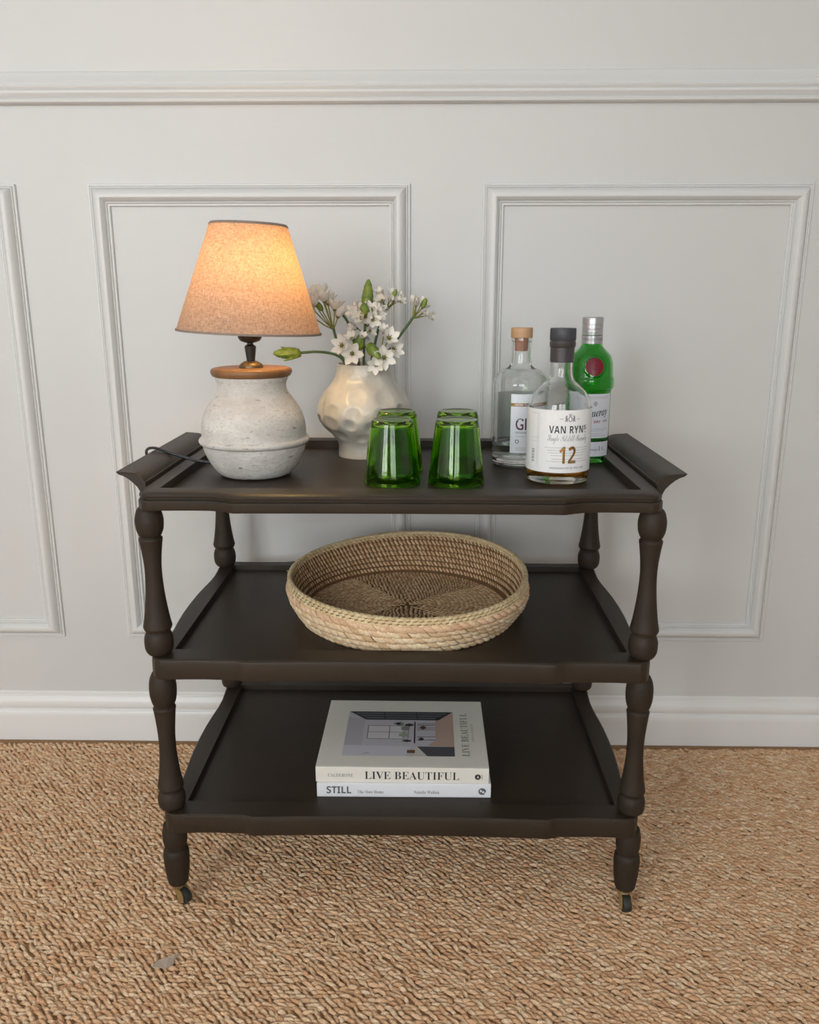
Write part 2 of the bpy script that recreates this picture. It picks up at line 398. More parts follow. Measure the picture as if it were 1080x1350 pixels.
for i, (x, y) in enumerate([(-.35, 0), (.35, 0), (-.35, .409), (.35, .409)]):
    for nm, pr in (('upper_column', up_p), ('lower_column', lo_p), ('foot', ft_p)):
        lathe(nm, pr, M_cart_leg, cart, 32, cx=x, cy=y-CY, angle=35)
    # caster: forked brass cheeks around a small wheel, swivelled
    a = [math.radians(62), math.radians(6), math.radians(40), math.radians(200)][i]
    Rm = Matrix.Translation((x, y-CY, 0)) @ Matrix.Rotation(a, 4, 'Z')
    T3 = lambda v: [tuple(Rm @ Vector(p)) for p in v]
    # wheel axle along local x; trails towards local -y
    wy, wz, wr = -.009, .0125, .0125
    v, f = [], []; prof = [(-.0055, wr*.55), (-.006, wr*.93), (-.004, wr), (.004, wr), (.006, wr*.93), (.0055, wr*.55)]; S = 24
    for xx, r in prof: v += [(xx, wy+r*math.cos(2*PI*k/S), wz+r*math.sin(2*PI*k/S)) for k in range(S)]
    for q in range(len(prof)-1):
        for k in range(S): f.append((q*S+k, q*S+(k+1) % S, (q+1)*S+(k+1) % S, (q+1)*S+k))
    f.append(tuple(range(S))[::-1]); f.append(tuple(range((len(prof)-1)*S, len(prof)*S)))
    fv, ff = [], []
    def add(vf):
        b = len(fv); fv.extend(vf[0]); ff.extend([tuple(i+b for i in q) for q in vf[1]])
    for sgn in (-1, 1):
        cheek = [(0.006, .0300), (-.004, .0305), (-.0115, .0255), (-.0155, .0165), (-.0150, .0075), (-.0085, .0045), (-.0035, .0085), (-.001, .018), (.004, .0245)]
        xs = sorted((sgn*.0068, sgn*.0084)); n = len(cheek)
        vv = [(xs[0], py_, pz) for py_, pz in cheek]+[(xs[1], py_, pz) for py_, pz in cheek]
        add((vv, [tuple(range(n))[::-1], tuple(range(n, 2*n))]+[(k, (k+1) % n, (k+1) % n+n, k+n) for k in range(n)]))
    add(box_vf(-.0084, .0084, -.006, .007, .0285, .0310))
    v2, f2 = lathe_vf([(.0055, .0305), (.0095, .0312), (.0110, .0345), (.0110, .0362)], 20); f2 = f2+[tuple(range(20))[::-1], tuple(range(60, 80))]; add((v2, f2))
    c = mesh('caster', T3(fv), ff, M_brass, cart, angle=30)
    mesh('wheel', T3(v), f, M_tyre, c, angle=35)

# ------------------------------------------------------------------ table lamp
lamp = thing('table_lamp', 'table lamp with whitewashed ceramic jar base, wooden lid and tapered linen shade', 'lamp', (-.2305, .163, ZP))
m, nt, b = nmat('whitewashed_clay'); M_clay = m
tc = nt.nodes.new('ShaderNodeTexCoord')
def noise(nt, tc, scale, detail, stretch=(1, 1, 1)):
    mp = nt.nodes.new('ShaderNodeMapping'); mp.inputs['Scale'].default_value = stretch; nt.links.new(tc.outputs['Object'], mp.inputs[0])
    n = nt.nodes.new('ShaderNodeTexNoise'); n.inputs['Scale'].default_value = scale; n.inputs['Detail'].default_value = detail; n.inputs['Roughness'].default_value = .62
    nt.links.new(mp.outputs[0], n.inputs['Vector']); return n
def ramp(nt, src, stops):
    r = nt.nodes.new('ShaderNodeValToRGB'); els = r.color_ramp.elements
    while len(els) < len(stops): els.new(.5)
    for e, (p, c) in zip(els, stops): e.position = p; e.color = c
    nt.links.new(src, r.inputs[0]); return r
def mixc(nt, fac, a, b_, mode='MIX'):
    x = nt.nodes.new('ShaderNodeMix'); x.data_type = 'RGBA'; x.blend_type = mode
    if isinstance(fac, float): x.inputs[0].default_value = fac
    else: nt.links.new(fac, x.inputs[0])
    for s, i in ((a, 6), (b_, 7)):
        if isinstance(s, tuple): x.inputs[i].default_value = s
        else: nt.links.new(s, x.inputs[i])
    return x.outputs[2]
n1 = noise(nt, tc, 60, 8, (1, 1, 2.6)); n2 = noise(nt, tc, 14, 5, (1, 1, 1.6)); n3 = noise(nt, tc, 190, 4, (1, 1, 2.2))
base = ramp(nt, n2.outputs['Fac'], [(.3, srgb(192, 187, 179)), (.65, srgb(224, 220, 213))])
sp = ramp(nt, n1.outputs['Fac'], [(.62, (0, 0, 0, 1)), (.72, (1, 1, 1, 1))])
sp2 = ramp(nt, n3.outputs['Fac'], [(.52, (0, 0, 0, 1)), (.66, (1, 1, 1, 1))])
c1 = mixc(nt, sp2.outputs[0], base.outputs[0], srgb(196, 188, 176)); c2 = mixc(nt, sp.outputs[0], c1, srgb(120, 106, 92))
nt.links.new(c2, b.inputs['Base Color']); b.inputs['Roughness'].default_value = .75
bp = nt.nodes.new('ShaderNodeBump'); bp.inputs['Strength'].default_value = .55; bp.inputs['Distance'].default_value = .003
nt.links.new(n1.outputs['Fac'], bp.inputs['Height']); nt.links.new(bp.outputs[0], b.inputs['Normal'])
jp = smooth_prof([(.040, .0005), (.0500, .0015), (.0585, .007), (.0690, .0215), (.0765, .0380), (.0793, .0490)], 5)[:-1] + smooth_prof([(.0796, .0500), (.0832, .0520), (.0850, .0558), (.0834, .0597), (.0797, .0615)], 4)[:-1] + \
    smooth_prof([(.0800, .0640), (.0798, .0770), (.0772, .0905), (.0718, .1040), (.0625, .1180), (.0548, .1290), (.0518, .1370), (.0524, .1440), (.0548, .1500), (.0552, .1540)], 5)
lathe('jar_base', [(.0, .0005)]+jp+[(0, .1545)], M_clay, lamp, 64, angle=50)
M_lid = mat('lid_wood', srgb(142, 101, 63), .45, .35, 14, .1, 60, (1, 9, 1), col2=srgb(116, 80, 49))
lid = lathe('wooden_lid', [(0, .1535), (.054, .1535), (.0590, .1550), (.0612, .1590), (.0608, .1630), (.0585, .1655), (.055, .1662), (0, .1662)], M_lid, lamp, 64, angle=50)
lathe('lid_edge', [(.0560, .1533), (.0592, .1545), (.0616, .1592), (.0612, .1632), (.0592, .1653), (.0586, .1640), (.0590, .1580)], M_lid, lid, 64, angle=50, cap=False)
M_black = mat('black_metal', srgb(38, 36, 35), .35, .2, 50)
M_bronze = mat('aged_brass', srgb(120, 104, 76), .4, .35, 60, metal=.7)
lathe('collar', [(0, .166), (.0180, .1662), (.0182, .1680), (.0165, .1715), (.0115, .1748), (.0085, .1760), (0, .1762)], M_bronze, lamp, 32)
lathe('stem', [(0, .1755), (.0062, .1757), (.0066, .1790), (.0086, .1950), (.0088, .1980), (.0066, .1995), (.0046, .2010), (.0046, .2025), (.0070, .2038), (.0, .2040)], M_black, lamp, 24)
lathe('socket', [(0, .2035), (.0090, .2038), (.0150, .2062), (.0180, .2110), (.0182, .2235), (.0150, .2240), (.0150, .2550), (.012, .2580), (0, .2580)], M_black, lamp, 32)
# linen shade, tilted a little
m, nt, b = nmat('linen'); M_linen = m
tc = nt.nodes.new('ShaderNodeTexCoord')
n1 = noise(nt, tc, 420, 3, (1, 1, .35)); n2 = noise(nt, tc, 420, 3, (.35, .35, 1)); 
w1 = ramp(nt, n1.outputs['Fac'], [(.34, srgb(196, 174, 156)), (.62, srgb(222, 202, 186))]); w2 = ramp(nt, n2.outputs['Fac'], [(.32, (.80, .77, .74, 1)), (.6, (1, 1, 1, 1))])
cl = mixc(nt, 1.0, w1.outputs[0], w2.outputs[0], 'MULTIPLY')
df = nt.nodes.new('ShaderNodeBsdfDiffuse'); tl = nt.nodes.new('ShaderNodeBsdfTranslucent'); ms = nt.nodes.new('ShaderNodeMixShader'); ms.inputs[0].default_value = .54
nt.links.new(cl, df.inputs[0]); nt.links.new(cl, tl.inputs[0]); nt.links.new(df.outputs[0], ms.inputs[1]); nt.links.new(tl.outputs[0], ms.inputs[2])
nt.links.new(ms.outputs[0], nt.nodes['Material Output'].inputs[0])
sh0, sh1, rb, rtp = .2190, .3735, .1075, .0560
shade = lathe('lamp_shade', [(rb, sh0), (rb+(rtp-rb)*.25, sh0+(sh1-sh0)*.25), (rb+(rtp-rb)*.5, sh0+(sh1-sh0)*.5), (rb+(rtp-rb)*.75, sh0+(sh1-sh0)*.75), (rtp, sh1), (rtp-.0010, sh1-.0002), (rb-.0012, sh0)], M_linen, lamp, 72, cap=False, angle=50)
M_tape = mat('shade_tape', srgb(150, 134, 122), .8, .2, 200, .3)
for r, z in ((rtp, sh1), (rb, sh0)):
    lathe('edge_tape', [(r+.0006-.0012*(z == sh1), z+.0008), (r+.0010, z-.0008), (r+.0010+.0008*(z == sh1), z-.0030*(z == sh1)+.002*(z == sh0)), (r-.0020, z-.0022*(z == sh1)+.002*(z == sh0)), (r-.0022, z+.0006)], M_tape, shade, 72, cap=False)
rg, rf = [], []
for k in range(3):
    a = 2*PI*k/3+.4; z = .2400
    vv, f2 = tube_vf([(.016*math.cos(a), .016*math.sin(a), z), (.097*math.cos(a), .097*math.sin(a), z+.002)], .0012, 6)
    bq = len(rg); rg += vv; rf += [tuple(i+bq for i in q) for q in f2]
mesh('shade_ring', rg, rf, M_black, shade)
# a warm bulb, off centre and high in the shade
m, nt, b = nmat('bulb_glow'); M_bulb = m
em = nt.nodes.new('ShaderNodeEmission'); em.inputs[0].default_value = (1.0, .68, .27, 1); em.inputs[1].default_value = 56
nt.links.new(em.outputs[0], nt.nodes['Material Output'].inputs[0])
bulb = lathe('bulb', [(0, .2575), (.009, .258), (.0095, .272), (.013, .284), (.0195, .300), (.0225, .316), (.0205, .330), (.0130, .339), (0, .342)], M_bulb, lamp, 24)
tilt = Matrix.Translation((0, 0, sh0)) @ Matrix.Rotation(math.radians(2.3), 4, 'Y') @ Matrix.Translation((0, 0, -sh0))
for o in (shade,): o.matrix_basis = tilt
bulb.matrix_basis = Matrix.Translation((0, 0, .2575)) @ Matrix.Rotation(math.radians(25), 4, 'Y') @ Matrix.Rotation(math.radians(12), 4, 'X') @ Matrix.Translation((0, 0, -.2575))
M_cord = mat('cord_rubber', srgb(40, 42, 48), .35, .15, 50)
lx, ly = lamp.location.x, lamp.location.y
cpts = [(-.062, .012, .020), (-.070, .018, .0145), (-.100, .018, .0185), (-.138, .022, .0285), (-.158, .028, .0338), (-.172, .036, .0350), (-.184, .044, .0315), (-.190, .054, .0220), (-.190, .070, .002), (-.180, .110, -.030), (-.150, .200, -.050), (-.1215, .270, -.065), (-.1185, .2745, -.14), (-.1185, .2745, -.40), (-.119, .276, -.62), (-.122, .290, -.6515), (-.14, .31, -.6535)]
tube('power_cord', curve3(cpts, 6), .0024, M_cord, lamp, 8)
tube('cord_grommet', [(-.060, .011, .0205), (-.068, .0165, .0160), (-.0715, .0175, .0155)], [.0052, .0050, .0036], M_cord, lamp, 10)

# ------------------------------------------------------------------ dimpled vase
vase = thing('dimpled_vase', 'cream glazed ceramic vase with dimpled belly holding white flowers', 'vase', (-.0705, .33, ZP))
VP = smooth_prof([(.0440, .0000), (.0462, .0010), (.0458, .012), (.0462, .022), (.0520, .0315), (.0655, .0460), (.0775, .0600), (.0820, .0760), (.0800, .0900), (.0710, .1090), (.0580, .1240), (.0500, .1370), (.0466, .1500), (.0462, .1585)], 8)
dimples = []
for row, (z, n, ph, rad, dep) in enumerate([(.042, 11, .2, .0135, .0055), (.062, 12, .55, .0150, .0065), (.084, 11, .1, .0175, .0055), (.108, 10, .45, .0175, .0042), (.130, 8, .6, .015, .0025)]):
    for k in range(n):
        a = 2*PI*(k+ph)/n+random.uniform(-.09, .09); zz = z+random.uniform(-.004, .004)
        rr = np.interp(zz, [p[1] for p in VP], [p[0] for p in VP])
        dimples.append((rr*math.cos(a), rr*math.sin(a), zz, rad*random.uniform(.85, 1.12), dep*random.uniform(.75, 1.2)))
DM = np.array(dimples)
def dent(r, z, a):
    p = np.array([r*math.cos(a), r*math.sin(a), z]); d = np.sqrt(((DM[:, :3]-p)**2).sum(1)); q = d/DM[:, 3]
    k = np.where(q < 1, (1-q**2)**1.1*DM[:, 4], 0).max()
    return r-k
vpf = smooth_prof(VP[::2] if len(VP) % 2 else VP[::2]+[VP[-1]], 2)
m, nt, b = nmat('cream_glaze'); M_glaze = m
tc = nt.nodes.new('ShaderNodeTexCoord'); n1 = noise(nt, tc, 30, 5); n2 = noise(nt, tc, 160, 4)
r1 = ramp(nt, n1.outputs['Fac'], [(.3, srgb(188, 182, 170)), (.7, srgb(206, 200, 189))]); nt.links.new(r1.outputs[0], b.inputs['Base Color'])
b.inputs['Roughness'].default_value = .28; bp = nt.nodes.new('ShaderNodeBump'); bp.inputs['Strength'].default_value = .12; bp.inputs['Distance'].default_value = .002
nt.links.new(n2.outputs['Fac'], bp.inputs['Height']); nt.links.new(bp.outputs[0], b.inputs['Normal'])
body = lathe('vessel', [(0, .0)]+vpf, M_glaze, vase, 120, fn=dent, angle=70, cap=False)
lathe('inner_lip', [(.0462, .1585), (.0455, .1597), (.0440, .1597), (.0432, .1585), (.0430, .145), (.047, .130), (.06, .11), (.066, .08), (.05, .03), (0, .02)], M_glaze, vase, 72, angle=60, cap=False)

# ------------------------------------------------------------------ flowers
M_stem = mat('stem_green', srgb(86, 112, 62), .5, .35, 60)
M_pedi = mat('pedicel_green', srgb(150, 150, 74), .5, .3, 90)
M_bud = mat('bud_green', srgb(140, 158, 62), .5, .4, 130, col2=srgb(92, 116, 46))
M_petal = mat('petal_white', srgb(238, 233, 222), .6, .1, 120)
M_eye = mat('ovary_olive', srgb(128, 120, 44), .5, .3, 100)
def petal_mesh():
    v, f = [], []; S, A = 6, 5
    for i in range(S):
        t = i/(S-1); w = .0043*math.sin(PI*min(t*.80+.12, 1))**.8*(1 if t < .95 else .35); 
        for k in range(A):
            a = k/(A-1)*2-1
            v.append((t*.0185, a*w*1.3, .0055*t**1.4+.0016*a*a*(1-.3*t)))
    for i in range(S-1):
        for k in range(A-1): b = i*A+k; f.append((b, b+A, b+A+1, b+1))
    o = mesh('petal', v, f, M_petal); me = o.data; bpy.data.objects.remove(o); return me
PETAL = petal_mesh()
def eye_mesh():
    v, f = lathe_vf(smooth_prof([(.0004, -.001), (.0024, .0005), (.0028, .003), (.0016, .0055), (.0004, .0065)], 3), 10)
    for k in range(6):
        a = 2*PI*k/6+.5
        tv, tf = tube_vf([(.002*math.cos(a), .002*math.sin(a), .001), (.0042*math.cos(a), .0042*math.sin(a), .006)], .0005, 5)
        bq = len(v); v += tv; f += [tuple(i+bq for i in q) for q in tf]
    o = mesh('flower_centre', v, f, M_eye); me = o.data; bpy.data.objects.remove(o); return me
EYE = eye_mesh()
def bud_vf(p0, p1, r):
    """closed bud spike of overlapping scales"""
    p0, p1 = Vector(p0), Vector(p1); ax = (p1-p0); L = ax.length; q = ax.to_track_quat('Z', 'Y').to_matrix()
    prof = [(t, r*(math.sin(PI*min(.14+t*.80, 1))**.7)*(1-.25*t)) for t in [i/15 for i in range(16)]]; S = 20; v, f = [], []
    for t, rr in prof:
        for k in range(S):
            a = 2*PI*k/S; bmp = 1+.13*math.cos(6*a+9*t)*math.cos(26*t-3*a)
            rr2 = rr*bmp if 0 < t < 1 else rr*.5
            v.append(tuple(p0+q @ Vector((rr2*math.cos(a), rr2*math.sin(a), L*t))))
    for i in range(15):
        for k in range(S): f.append((i*S+k, i*S+(k+1) % S, (i+1)*S+(k+1) % S, (i+1)*S+k))
    f.append(tuple(range(S))[::-1]); f.append(tuple(range(15*S, 16*S))); return v, f
FB = Vector((-.0705, .33, .80))                                # sprays stand in the vase mouth
def spray(name, label, path, blossoms, buds, cat='flower', sr=.0023, lobes=()):
    base = Vector(path[0]); t = thing(name, label, cat, tuple(base), 0, 'white star flower sprays in the dimpled vase')
    L = lambda p: tuple(Vector(p)-base)
    tube('stem', curve3([L(p) for p in path], 7), sr, M_stem, t, 8)
    for node, pos, nrm, sc, cl in blossoms:
        node, pos, nrm = Vector(node), Vector(pos), Vector(nrm).normalized()
        bl = tube('blossom', curve3([L(node), L(node.lerp(pos, .5)+Vector((0, 0, -.0015))), L(pos)], 4), [.0011]*4+[.0011]*4+[.0016], M_pedi, t, 6)
        rot = nrm.to_track_quat('Z', 'Y').to_matrix().to_4x4() @ Matrix.Rotation(random.uniform(0, 1), 4, 'Z')
        B = Matrix.Translation(L(pos)) @ rot @ Matrix.Scale(sc, 4)
        e = link('flower_centre', EYE, bl); e.matrix_basis = B
        for k in range(6):
            o = link('petal', PETAL, bl)
            o.matrix_basis = B @ Matrix.Rotation(k*PI/3+random.uniform(-.08, .08), 4, 'Z') @ Matrix.Rotation(-cl-random.uniform(-.12, .12), 4, 'Y')
    for p0, p1, r in buds:
        mesh('bud', *bud_vf(L(p0), L(p1), r), M_bud, t, angle=60)
    for p0, p1, w in lobes:
        mesh('bud_scale', *bud_vf(L(p0), L(p1), w), M_bud, t, angle=60)
    return t
def umbel(head, axis, n, spread, rad, sc=1.0, cl=.35, front=True):
    """blossoms fanned about a head"""
    out = []; head = Vector(head); axis = Vector(axis).normalized(); q = axis.to_track_quat('Z', 'Y').to_matrix()
    for k in range(n):
        a = 2*PI*k/n+random.uniform(-.3, .3); s = spread*random.uniform(.75, 1.1)
        d = q @ Vector((math.sin(s)*math.cos(a), math.sin(s)*math.sin(a), math.cos(s)))
        out.append((head-axis*.012*random.random(), head+d*rad*random.uniform(.85, 1.1), d+Vector((0, -.25, 0)) if front else d, sc*random.uniform(.9, 1.08), cl+random.uniform(-.15, .2)))
    return out
# 1 the drooping bud that reaches across to the lamp
spray('bud_spray', 'green closed bud on a stem bending sideways above the lamp lid', [(-.082, .325, .775), (-.101, .322, .817), (-.118, .320, .832), (-.148, .318, .837), (-.179, .318, .835)], [],
      [((-.177, .318, .835), (-.224, .318, .834), .0110)], lobes=[((-.176, .316, .832), (-.206, .312, .822), .0030), ((-.178, .316, .837), (-.210, .313, .845), .0032), ((-.176, .318, .831), (-.196, .314, .826), .0028), ((-.18, .312, .835), (-.212, .308, .832), .0035)])
# 2 cluster beside the shade, seen from behind
bl = []
for px, pz, py_ in [(-.158, .912, .322), (-.150, .925, .326), (-.140, .928, .330), (-.128, .914, .318), (-.117, .905, .312), (-.113, .893, .318), (-.146, .912, .300), (-.132, .918, .304), (-.152, .893, .315)]:
    d = Vector((px+.121, py_-.320, pz-.872)); bl.append(((-.1205, .319, .874), (px, py_, pz), d+Vector((0, .012, .012)), 1.25, .55))
spray('flower_spray', 'white flower cluster with fanned olive stalks, beside the lamp shade', [(-.084, .322, .775), (-.105, .320, .824), (-.114, .319, .850), (-.1205, .319, .876)], bl, [((-.138, .314, .905), (-.146, .312, .920), .0048)], lobes=[])
# 3 arching stem with half-open bud tip
spray('arching_flower', 'thin arching green stem ending in a small white-green bud', [(-.075, .345, .775), (-.083, .345, .830), (-.090, .345, .862), (-.099, .344, .887), (-.111, .343, .902), (-.120, .342, .908)],
      [((-.119, .342, .907), (-.124, .340, .913), (-.6, -.4, .8), .62, 1.05)], [((-.116, .341, .904), (-.124, .338, .922), .0042)])
# 4 the tallest, with an upright bud spike
b4 = umbel((-.065, .318, .893), (0, -.35, .9), 9, 1.15, .021, 1.0, .42) + umbel((-.062, .312, .886), (.05, -.6, .6), 5, .7, .020, 1.0, .38) + umbel((-.068, .32, .872), (-.1, -.6, .2), 4, 1.0, .014, .9, .7)
spray('tall_flower_spray', 'tallest white flower spray crowned by an upright green bud spike', [(-.070, .325, .775), (-.070, .322, .820), (-.068, .320, .860), (-.066, .320, .895)], b4,
      [((-.064, .322, .905), (-.060, .322, .956), .0105), ((-.065, .296, .898), (-.066, .290, .918), .0092)])
# 5 upper right
b5 = umbel((-.031, .336, .912), (.25, -.25, .9), 8, .95, .020, .85, .75)
spray('small_flower_spray', 'small white flower head with one pointed green bud, just beside the bud spike', [(-.060, .336, .775), (-.055, .338, .830), (-.046, .338, .872), (-.034, .337, .908)], b5, [((-.022, .330, .922), (-.014, .328, .940), .0050)])
# 6 right-leaning
b6 = umbel((.018, .328, .898), (.75, -.2, .7), 9, .95, .020, .80, .85)
spray('leaning_flower_spray', 'white flower head on a long stem leaning out towards the bottles', [(-.052, .328, .775), (-.038, .328, .820), (-.020, .328, .848), (-.002, .328, .872), (.016, .328, .896)], b6, [((.030, .322, .910), (.036, .320, .926), .0052)])
# 7 low front blossoms over the lip
b7 = [((-.080, .305, .832), (-.086, .288, .836), (-.1, -1, .1), 1.15, .1), ((-.082, .306, .834), (-.102, .290, .848), (-.5, -.8, .4), 1.15, .25), ((-.080, .304, .836), (-.086, .290, .858), (-.3, -.7, .8), .9, .5), ((-.078, .305, .836), (-.070, .288, .860), (.2, -.7, .8), .75, .7)]
spray('low_flower_spray', 'two open star flowers with a plump green bud, low over the vase lip', [(-.078, .328, .775), (-.079, .318, .815), (-.079, .308, .838)], b7, [((-.077, .296, .842), (-.0715, .288, .868), .0098)])
# 8 low front right
b8 = [((-.040, .300, .832), (-.026, .288, .860), (.3, -.8, .5), 1.15, .5), ((-.041, .301, .830), (-.034, .284, .830), (.2, -1, .05), 1.2, .2), ((-.042, .300, .828), (-.046, .283, .819), (-.2, -1, -.2), 1.0, .3), ((-.038, .302, .834), (-.020, .292, .842), (.7, -.7, .3), 1.1, .35), ((-.040, .302, .836), (-.034, .292, .868), (0, -.6, .9), .95, .8)]
spray('nodding_flower_spray', 'bright green bud nodding in front of white blossoms on the vase lip', [(-.060, .330, .775), (-.056, .318, .815), (-.055, .300, .843), (-.058, .292, .850)], b8, [((-.060, .290, .851), (-.040, .274, .828), .0100)])

# ------------------------------------------------------------------ green tumblers, upside down
M_green = glass('green_glass', (.31, .62, .03, 1), 1.5)
def facet(r, z, a):
    k = max(0, min(1, 1-z/.085)); n = 10
    c = math.cos(PI/n)/math.cos(((a+.31) % (2*PI/n))-PI/n)
    return r*(1-k*.45*(1-c))
gp = [(.0412, 0), (.0426, .0004), (.0430, .0016), (.0424, .008), (.0324, .0880), (.0316, .0920), (.0302, .0948), (.0284, .0958), (.0262, .0955), (.0235, .0944), (0, .0938), (0, .0890), (.0245, .0888), (.0285, .0872), (.0302, .0840), (.0404, .008), (.0409, .0012)]
def tumbler(x, y, label, rz):
    v, f = lathe_vf(gp, 60, facet); n = len(gp)
    f += [((n-1)*60+k, (n-1)*60+(k+1) % 60, (k+1) % 60, k) for k in range(60)]
    t = tag(mesh('glass_tumbler', v, f, M_green, None, angle=60), label, 'glass', 'upturned green tumblers on the tray')
    t.location = (x, y, ZP); t.rotation_euler = (0, 0, rz)
    return t
tumbler(-.0140, .1080, 'upturned green glass tumbler at the tray rim, lamp side', .2)
tumbler(.0822, .1080, 'upturned green glass tumbler at the tray rim, bottle side', .5)
tumbler(-.0100, .2050, 'upturned green glass tumbler close against the dimpled vase', .9)
tumbler(.0868, .2050, 'upturned green glass tumbler in the row behind, next to the clear gin bottle', .1)

# ------------------------------------------------------------------ bottles
M_clear = glass('clear_glass', (.97, .985, .98, 1), 1.48)
M_bgreen = glass('bottle_green_glass', (.12, .60, .12, 1), 1.5)
M_amber = glass('brandy', (.95, .52, .10, 1), 1.36)
M_spirit = glass('clear_spirit', (.95, .97, .97, 1), 1.36)
M_label = mat('label_paper', srgb(243, 242, 240), .55, .03, 80, .05, 300)
M_label2 = mat('label_paper_cool', srgb(226, 228, 236), .5, .03, 80, .05, 300)
M_ink = mat('black_ink', srgb(46, 46, 50), .5)
M_greyink = mat('grey_ink', srgb(142, 140, 140), .5)
M_gold = mat('gold_foil', srgb(190, 138, 66), .32, .5, 30, metal=.55, col2=srgb(110, 84, 52))
M_red = mat('red_seal', srgb(128, 10, 38), .4, .25, 60)
M_redink = mat('red_ink', srgb(176, 48, 62), .5)
def bottle_glass(t, prof, wall, floor_z, m):
    outer = prof; inner = [(max(r-wall, .004), z) for r, z in prof[::-1] if z > floor_z+.004]
    full = [(0, .003), (prof[0][0]*.7, .0025)]+outer+inner+[(inner[-1][0]*.96, floor_z+.001), (inner[-1][0]*.7, floor_z), (0, floor_z+.001)]
    return lathe('glass_body', full, m, t, 64, angle=50, cap=False)
def liquid(t, prof, wall, floor_z, top, m):
    r = lambda z: float(np.interp(z, [p[1] for p in prof], [p[0] for p in prof]))-wall+.0003
    zs = [floor_z+.001+(top-floor_z-.001)*i/10 for i in range(11)]
    return lathe('liquid', [(0, floor_z+.0006), (r(zs[0])*.7, floor_z-.0003), (r(zs[0])*.96, floor_z+.0007)]+[(r(z), z) for z in zs[1:]]+[(0, top)], m, t, 64, angle=40, cap=False)
def patch(name, rad, a0, a1, z0, z1, m, parent, th=.0004):
    """curved label; angle 0 faces the room"""
    v, f = [], []; N = 40
    for rr in (rad, rad+th):
        for i in range(N+1):
            a = a0+(a1-a0)*i/N
            v += [(rr*math.sin(a), -rr*math.cos(a), z0), (rr*math.sin(a), -rr*math.cos(a), z1)]
    o = 2*(N+1)
    for i in range(N):
        b = 2*i; f += [(b, b+1, b+3, b+2), (b+o, b+2+o, b+3+o, b+1+o), (b, b+2, b+2+o, b+o), (b+1, b+1+o, b+3+o, b+3)]
    f += [(0, o, o+1, 1), (2*N, 2*N+1, 2*N+1+o, 2*N+o)]
    return mesh(name, v, f, m, parent, angle=40)
def cyl(rad, a0, z0):
    return lambda x, y: (rad*math.sin(a0+x/rad), -rad*math.cos(a0+x/rad), z0+y)
def bars(name, rects, fn, m, parent):
    v, f = [], []
    for x0, x1, y0, y1 in rects:
        n = max(1, int((x1-x0)/.004)); b = len(v)
        for i in range(n+1):
            x = x0+(x1-x0)*i/n; v += [fn(x, y0), fn(x, y1)]
        f += [(b+2*i, b+2*i+2, b+2*i+3, b+2*i+1) for i in range(n)]
    return mesh(name, v, f, m, parent, smooth=False)
def poly(name, pts, fn, m, parent):
    return mesh(name, [fn(*p) for p in pts], [tuple(range(len(pts)))], m, parent, smooth=False)

# --- brandy
van = thing('brandy_bottle', 'clear round brandy bottle with white VAN RYNS 12 label and charcoal cap', 'bottle', (.2375, .137, ZP))
BP = smooth_prof([(.0405, .0), (.0450, .0012), (.0468, .0045), (.0474, .012), (.0474, .06), (.0474, .098), (.0467, .1095), (.0438, .1220), (.0376, .1345), (.0270, .1445), (.0192, .1525), (.0168, .1630), (.0165, .1800), (.0165, .2050)], 5)
bottle_glass(van, BP, .0030, .0110, M_clear); liquid(van, BP, .0030, .0110, .0225, M_amber)
M_cap = mat('charcoal_cap', srgb(66, 68, 74), .5, .15, 60); M_sleeve = mat('capsule_charcoal', srgb(70, 66, 66), .38, .25, 30)
lathe('stopper', [(0, .2085), (.0185, .2085), (.0192, .2095), (.0192, .2245), (.0184, .2262), (0, .2264)], M_cap, van, 40, angle=35)
lathe('neck_sleeve', [(.0168, .1770), (.0176, .1770), (.0178, .1980), (.0190, .2000), (.0192, .2060), (.0183, .2075), (.0183, .2088), (.0168, .2088)], M_sleeve, van, 40, angle=30, cap=False)
mlab = patch('front_label', .0476, -2.2, 1.75, .0188, .1115, M_label, van)
A0 = .165; RL = .0482
text('brand_text', bold('VAN RYN'), .0530, lambda x, y: cyl(RL, A0, .0778)(x-.0035, y), M_ink, mlab, .0108, off=-.004, spacing=1.06)
text('brand_text', bold('S'), .0050, lambda x, y: cyl(RL, A0, .0824)(x+.0272, y), M_ink, mlab, .0064)
bars('brand_dot', [(.0264, .0281, .0782, .0796)], lambda x, y: cyl(RL, A0, 0)(x, y), M_ink, mlab)
text('script_text', script('Single Potstill Brandy'), .0640, cyl(RL, A0, .0660), M_greyink, mlab, .0100, off=-.012, spacing=.85)
M_line = mat('fine_print', srgb(186, 183, 180), .55)
bars('fine_print', [(-a, a, z, z+.0006) for a, z in ((.036, .0560), (.032, .0522), (.030, .0484), (.026, .0446), (.025, .0392), (.033, .0356))], cyl(RL, A0, 0), M_line, mlab)
text('age_number', chr(0x1D7ED)+chr(0x1D7EE), .0252, lambda x, y: cyl(RL+.0002, A0, .0332)(x-.0010, y), M_gold, mlab, .0255)
text('small_text', bold('HANDCRAFTED IN THE CAPE'), .0540, cyl(RL, A0, .0248), M_greyink, mlab, .0028, off=-.01)
